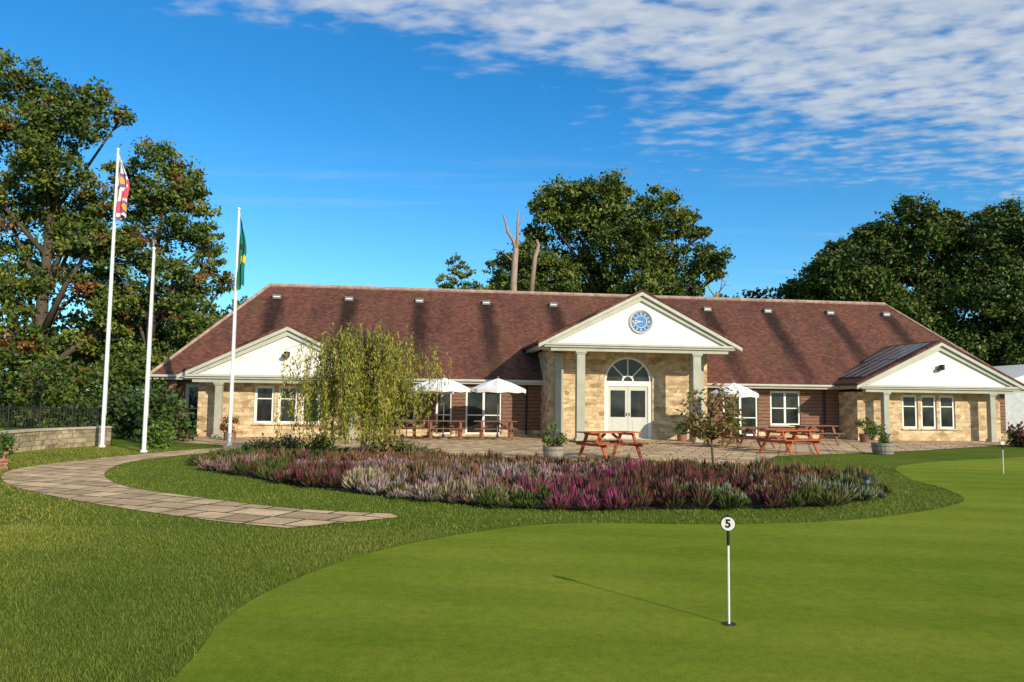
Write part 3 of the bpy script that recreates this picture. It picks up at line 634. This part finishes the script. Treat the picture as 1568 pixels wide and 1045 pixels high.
# ------------------------------------------------------------------ heather bed
PAL=dict(lilac=[(.38,.20,.22),(.42,.24,.27),(.20,.11,.10),(.14,.13,.05)],light=[(.45,.31,.33),(.34,.21,.23),(.46,.39,.35),(.17,.15,.07)],mag=[(.42,.03,.18),(.30,.03,.13),(.10,.10,.03),(.18,.05,.08)],mar=[(.17,.025,.055),(.25,.04,.075),(.09,.05,.025),(.10,.09,.03)],
 dg=[(.05,.08,.018),(.08,.12,.022),(.12,.14,.03)],ol=[(.12,.14,.03),(.09,.12,.02),(.18,.14,.05)],rust=[(.30,.11,.065),(.34,.17,.12),(.15,.10,.035),(.12,.11,.035)],gw=[(.32,.35,.22),(.18,.23,.10),(.40,.40,.30),(.10,.12,.04)],cr=[(.50,.42,.26),(.40,.26,.21),(.23,.21,.09)])
SEED=[(-7.2,18.5,'ol'),(-5.6,17.1,'lilac'),(-6.8,20.7,'dg'),(-4.1,15.8,'lilac'),(-5.1,20,'dg'),(-2.8,14.7,'cr'),(-4,18.8,'rust'),(-1.6,13.3,'light'),(-2.1,16.5,'lilac'),(-2.7,19.5,'rust'),(-.7,13,'lilac'),(-.9,15.7,'lilac'),(-1.2,18.6,'rust'),(.1,12.0,'dg'),(.3,15.0,'light'),(.3,18,'rust'),(.9,13.4,'mag'),(1.2,12.0,'mag'),(2.1,15.3,'mag'),(2.1,12.2,'mar'),(3.1,15,'mar'),(3.2,17.6,'rust'),(3.4,12.9,'gw'),(3.0,11.9,'dg'),(4.2,15,'mar'),(4.7,17.6,'ol'),(4.1,13.2,'mar'),(4.2,12.1,'mar'),(5.4,15.2,'rust'),(5.9,17.6,'mag'),(5.0,13.1,'gw'),(6.6,15.6,'rust'),(6.0,13.2,'gw'),(6.9,14.9,'ol'),(-6.0,18.6,'rust'),(-3.2,15.8,'lilac'),(1.3,14.4,'lilac'),(-1.4,14.6,'rust'),(-.3,12.4,'cr'),(2.6,13.8,'mar'),(4.9,12.3,'ol'),(-3.6,17.3,'light'),(-5.0,15.6,'dg'),(1.6,16.8,'lilac'),(.4,13.9,'mag'),(2.5,11.8,'mar'),(.6,11.9,'mag'),(-3.6,14.4,'mar'),(1.7,13.2,'mar')]
sx=np.array([(a,b) for a,b,_ in SEED]); Vs=[];Cs=[]
for x in np.arange(-8.2,8,.27):
    for y in np.arange(11,23,.30):
        X=x+random.uniform(-.13,.13);Y=y+random.uniform(-.14,.14)
        if not inpoly(np.array([X]),np.array([Y]),BED)[0]: continue
        if random.random()<.03: continue
        d=np.hypot(sx[:,0]-X-random.gauss(0,.22),(sx[:,1]-Y-random.gauss(0,.28))*.9); ii=int(d.argmin()); key=SEED[ii][2]
        if random.random()<.08: key=random.choice(['dg','ol','rust','mar'])
        pal=np.array(PAL[key]); n=140 if Y<16.5 else 80
        mound=.5+.5*math.sin(X*2.4+1.7*math.sin(Y*1.3))*math.sin(Y*2.0+X*.8+ii)
        hh=random.uniform(.22,.34)*(1.2 if key in('mar','rust') else 1)*(.62+.75*mound)*(1 if Y<16.5 else .8); rw=random.uniform(.17,.27)
        ph=rng.uniform(0,6.283,n); q=np.sqrt(rng.random(n)); ex=np.cos(ph)*q*rw; ey=np.sin(ph)*q*rw; ez=hh*(1-.6*q*q)*rng.uniform(.65,1.2,n)
        tip=np.stack([X+ex,Y+ey,ez],1); root=np.stack([X+ex*.45,Y+ey*.45,ez*.3],1); mid=(tip*.55+root*.45)
        a=rng.uniform(0,3.14,n); wdt=(.013 if Y<16.5 else .018)*rng.uniform(.7,1.3,n); sd=np.stack([np.cos(a)*wdt,np.sin(a)*wdt,np.zeros(n)],1)
        Vs.append(np.stack([root,mid+sd,tip,mid-sd],1)); pv=random.uniform(.68,1.15)
        tc=pal[rng.integers(0,len(pal),n)]*rng.uniform(.6,1.3,(n,1))*pv; gc=np.array([.04,.05,.015])*rng.uniform(.6,1.3,(n,1)); mc=tc*.75+gc*.25
        Cs.append(np.stack([gc,mc,tc,mc],1))
npmesh('heather_bed',np.concatenate(Vs),4,np.concatenate(Cs),M_heather)
# ------------------------------------------------------------------ furniture
def woodmat(name,c):
    t=NT(name); n=t.noise(t.mapping(t.coord(),(2,2,12)),3,5,.7); t.base(t.ramp(n,[(.3,tuple(x*.6 for x in c)),(.7,c)])); t.rough(.6,.3); return t.m
M_wr=woodmat('red_stained_wood',(.50,.12,.045)); M_wb=woodmat('brown_stained_wood',(.26,.11,.065)); M_wg=woodmat('weathered_wood',(.22,.17,.12))
def picnic(loc,rz,mat,L=1.75):
    m=MB()
    for i in range(5): m.box(-L/2,L/2,-.36+i*.146,-.36+i*.146+.136,.72,.755)
    for s in (-1,1):
        for j in (0,1):
            y=s*.62+(j*.13-.06)*1; m.box(-L/2,L/2,y-.06,y+.06,.43,.465)
    for x in (-L/2+.28,L/2-.28):
        m.box(x-.02,x+.02,-.36,.36,.66,.718); m.box(x-.025,x+.025,-.76,.76,.355,.427)
        for s in (-1,1): m.beam((x+.045,s*.28,.70),(x+.045,s*.66,0.02),.04,.10,0,(1,0,0))
    for s in (-1,1): m.beam((s*(L/2-.30),0,.38),(s*.12,0,.70),.05,.07)
    return m.build('picnic_table',[mat],None,loc,rz,bevel=.006)
for (x,y,r_,mt) in ((2.8,21.6,.5,M_wr),(8.5,26.9,.9,M_wb),(9.1,24.8,.45,M_wr),(12.2,30.4,.2,M_wb),(-2.7,30.6,.15,M_wb),(-.65,30.9,.1,M_wb),(7.6,28.2,.2,M_wb),(-4.6,31.0,.1,M_wb)):
    picnic((x,y,.014),r_,mt)
M_fab=simple('white_canvas',(.80,.79,.76),.8,.03,2)
def parasol(loc,R,zt,drop):
    e=empty('garden_parasol',loc); m=MB(); n=8; vs=[(0,0,zt)]; 
    ring=[];
    for k in range(n*2):
        a=2*math.pi*k/(n*2); rr_=R if k%2==0 else R*.94; ring.append((rr_*math.cos(a),rr_*math.sin(a),zt-drop))
    midr=[(.5*x,.5*y,zt-drop*.42-(0 if k%2==0 else .03)) for k,(x,y,z) in enumerate(ring)]; low=[(x,y,z-(.12 if k%2 else .16)) for k,(x,y,z) in enumerate(ring)]
    N=n*2; vs+=midr+ring+low; fs=[]
    for k in range(N):
        k2=(k+1)%N; fs.append((0,1+k,1+k2)); fs.append((1+k,1+N+k,1+N+k2,1+k2)); fs.append((1+N+k,1+2*N+k,1+2*N+k2,1+N+k2))
    m.add(vs,fs); m.build('canopy',[M_fab],e)
    p=MB(); p.tube([(0,0,.02),(0,0,zt+.02)],[.022,.022],8); p.lathe((0,0,zt+.01),[(.03,0),(.04,.03),(.015,.07)],8)
    for k in range(n):
        a=2*math.pi*k/n; p.tube([(0,0,zt-drop-.1),(R*.5*math.cos(a),R*.5*math.sin(a),zt-drop*.5-.03)],[.008,.008],4)
    p.lathe((0,0,0),[(.24,0),(.24,.06),(.05,.09),(.03,.3)],14); p.build('pole_and_base',[M_wg],e)
parasol((-2.75,30.7,.014),1.08,2.5,.45); parasol((-.55,30.9,.014),1.15,2.5,.45); parasol((8.9,30.1,.014),1.0,2.42,.44); parasol((-3.5,32.0,.014),1.05,2.40,.42)
def barrel(loc,r,h,name='barrel_planter',shrub=(.35,.55),mat=M_wg,col=(.09,.13,.025),col2=None,f2=0):
    e=empty(name,loc); m=MB(); n=18
    m.lathe((0,0,0),[(r*.85,0),(r*.97,h*.5),(r,h),(r*.9,h),(r*.88,h*.85)],n,0); 
    m.lathe((0,0,h*.18),[(r*.91,0),(r*.935,h*.1)],n,1); m.lathe((0,0,h*.68),[(r*1.0,0),(r*1.015,h*.1)],n,1)
    m.build('tub',[mat,M_lead],e)
    C=[]
    for k in range(14):
        d=rng.normal(size=3); d/=np.linalg.norm(d); C.append(np.array([0,0,h+shrub[1]*.5])+d*np.array([shrub[0]*.8,shrub[0]*.8,shrub[1]*.45])+rng.normal(size=(45,3))*shrub[0]*.17)
    C=np.concatenate(C);C=C[C[:,2]>h*.9];K=np.array(col)*rng.uniform(.5,1.6,(len(C),1))
    if col2: q=rng.random(len(C))<f2; K[q]=np.array(col2)
    V,c=leaves(C,.045,K); npmesh('plant',V,4,c,M_leaf,e)
    s=MB(); 
    for k in range(4): s.tube([(0,0,h*.8),(.1*math.cos(k*1.6),.1*math.sin(k*1.6),h+shrub[1]*.5)],[.015,.008],5)
    s.build('stems',[M_bark],e)
M_terra=simple('terracotta',(.30,.12,.07),.8,.15)
M_tub=woodmat('oak_tub_wood',(.36,.30,.23))
barrel((1.20,21.0,.014),.31,.36,mat=M_tub); barrel((12.3,25.0,.014),.36,.36,shrub=(.42,.6),mat=M_tub)
barrel((15.2,32.4,.014),.25,.35,'terracotta_plant_pot',(.4,.7),M_terra,(.08,.13,.02),(.35,.05,.04),.08)
barrel((7.1,31.4,.014),.2,.28,'terracotta_plant_pot',(.25,.4),M_terra)
barrel((-10.4,28.0,.014),.22,.3,'terracotta_plant_pot',(.35,.55),M_terra,(.08,.13,.02),(.5,.03,.06),.3)
barrel((-13.3,30.5,.014),.15,.25,'terracotta_plant_pot',(.15,.2),M_terra)
def bollard(loc,h):
    m=MB(); m.lathe((0,0,0),[(.055,0),(.055,h*.68)],12,0); m.lathe((0,0,h*.68),[(.045,0),(.045,h*.17)],12,1); m.lathe((0,0,h*.85),[(.085,0),(.08,h*.05),(.02,h*.15)],12,0)
    m.build('bollard_light',[M_black,M_lead],None,loc)
bollard((-3.1,21.6,.02),.6); bollard((6.1,13.0,.0),.44)
def pole(loc,h,name='flagpole'):
    e=empty(name,loc); m=MB(); m.tube([(0,0,0),(0,0,h*.5),(0,0,h)],[.06,.05,.032],12); m.lathe((0,0,h),[(.03,0),(.055,.03),(.055,.06),(.02,.09)],10); m.lathe((0,0,0),[(.10,0),(.10,.05),(.07,.07)],12)
    m.tube([(.075,0,1.0),(.05,0,h-.1)],[.005,.005],4); m.build('pole',[M_pole],e,smooth=False); return e
p1=pole((-12.81,23.74,0),9.5); p2=pole((-10.56,21.81,0),5.9); p3=pole((-9.34,25.12,0),7.95)
def flag(e,ztop,L,W,colf,mats):
    m=MB(); nx,nz=12,36; vs=[]
    for j in range(nz+1):
        v=j/nz
        for i in range(nx+1):
            u=i/nx; wv=W*(.35+.65*min(1,v*2.2))*(1-.35*max(0,v-.6)/.4)
            fold=.09*math.sin(u*12+v*2.0)*(.5+.5*v)+.03*math.sin(v*11+u*4)
            z=ztop-v*L-(.25*u*(1-v)) - .10*math.sin(u*6)*v
            vs.append((.04+u*wv+.03*math.sin(v*7),fold,z))
    for j in range(nz):
        for i in range(nx):
            a=j*(nx+1)+i; m.f.append((a,a+1,a+nx+2,a+nx+1)); m.m.append(colf(i/nx,j/nz))
    m.v=vs; o=m.build('flag',mats,e,smooth=True)
def cf1(u,v):
    if v<.2: return 1
    s=math.sin(u*4+v*9)+.5*math.sin(v*19-u*5)
    return 0 if s>.45 else (1 if s>-.35 else (2 if s>-1.1 else 3))
flag(p1,9.35,2.05,.38,cf1,[simple('flag_red',(.60,.08,.12),.8,.05),simple('flag_white',(.75,.70,.72),.8,.05),simple('flag_purple',(.20,.10,.36),.8,.05),simple('flag_gold',(.7,.4,.04),.8,.05)])
def cf2(u,v): return 1 if (.5<v<.62 and u>.4) else (2 if .34<v<.42 and u<.5 else 0)
flag(p3,7.75,2.45,.27,cf2,[simple('flag_green',(.01,.16,.10),.8,.08),simple('flag_yellow',(.75,.5,.03),.8,.05),simple('flag_dark_green',(.01,.05,.04),.8,.05)])
M_ink_shade=simple('black_print_and_hole_shade',(.01,.01,.01),.5,0)
def pin(loc,h,number=None):
    e=empty('putting_green_flagstick',loc); m=MB()
    m.tube([(0,0,-.02),(0,0,h-.12)],[.0085,.0085],10,0); m.tube([(0,0,h-.16),(0,0,h-.055)],[.011,.011],10,1)
    m.lathe((0,0,h+.052),[(.008,0),(.01,.008),(.004,.014)],8,1)
    n=32
    for r0,y0,y1,mm in ((.056,-.008,.008,1),(.050,-.0105,-.0085,2)):
        m.prism([(r0*math.cos(2*math.pi*k/n),h+r0*math.sin(2*math.pi*k/n)) for k in range(n)],y0,y1,mm)
    m.add([(.054*math.cos(2*math.pi*k/24),.054*math.sin(2*math.pi*k/24),.0035) for k in range(24)],[tuple(range(24))],1)  # flat black disc on the turf, painted as the shade inside the cup hole
    m.build('stick_and_disc',[M_pole,M_ink_shade,M_frame],e)
    if number:
        cu=D.curves.new('numeral','FONT'); cu.body=number; cu.size=.085; cu.align_x='CENTER'; cu.align_y='CENTER'; cu.offset=.0025; cu.extrude=.0008
        o=D.objects.new('numeral',cu); link(o,e); o.rotation_euler=(math.radians(90),0,0); o.location=(0,-.0125,h); cu.materials.append(M_ink_shade)
    e.rotation_euler=(0,0,math.radians(-14)); return e
pin((1.64,5.73,0.005),.735,'5'); pin((11.84,18.21,.005),.75)
def wallrun(name,pts,h,th,mat,cap):
    m=MB()
    for a,b in zip(pts[:-1],pts[1:]):
        m.beam((a[0],a[1],h/2),(b[0],b[1],h/2),th,h,0); m.beam((a[0],a[1],h+.03),(b[0],b[1],h+.03),th+.08,.055,1)
    m.build(name,[mat,cap],None)
M_cap=simple('coping_stone',(.46,.40,.30),.9,.2,4)
wallrun('stone_garden_wall',catmull([(-13.3,25.0),(-13.6,24.0),(-14.0,22.5),(-13.9,20.5),(-13.5,18.8),(-12.6,17.4),(-11.6,16.7)],3),.55,.32,M_stone2,M_cap)
wallrun('brick_end_wall',[(-11.6,16.7),(-10.95,16.25)],.42,.34,M_brick,M_brick)
m=MB()
a=Vector((-19.5,27.6,0));b=Vector((-14.3,26.6,0)); n=44
for i in range(n+1):
    p=a.lerp(b,i/n); big_=i%11==0; m.tube([p,p+Vector((0,0,1.28 if big_ else 1.2))],[.03 if big_ else .011]*2,6)
for z in (.15,1.12): m.beam(a+Vector((0,0,z)),b+Vector((0,0,z)),.02,.04)
m.build('iron_railings',[M_black],None)
e=empty('white_marquee',(36.5,49,0)); m=MB()
m.box(-5,5,0,8,0,3.0,1); m.prism([(-5.2,3.0),(5.2,3.0),(0,4.6)],-.1,8.1,0); m.build('canvas',[M_fab,simple('marquee_wall',(.55,.57,.58),.8)],e)
m=MB()
for i in range(40):
    x=26.3+i*.16; m.box(x,x+.145,38.0,38.03,.05,2.0)
for z in (.4,1.7): m.box(26.3,32.7,38.032,38.08,z,z+.08)
m.build('timber_fence',[M_wg],None)
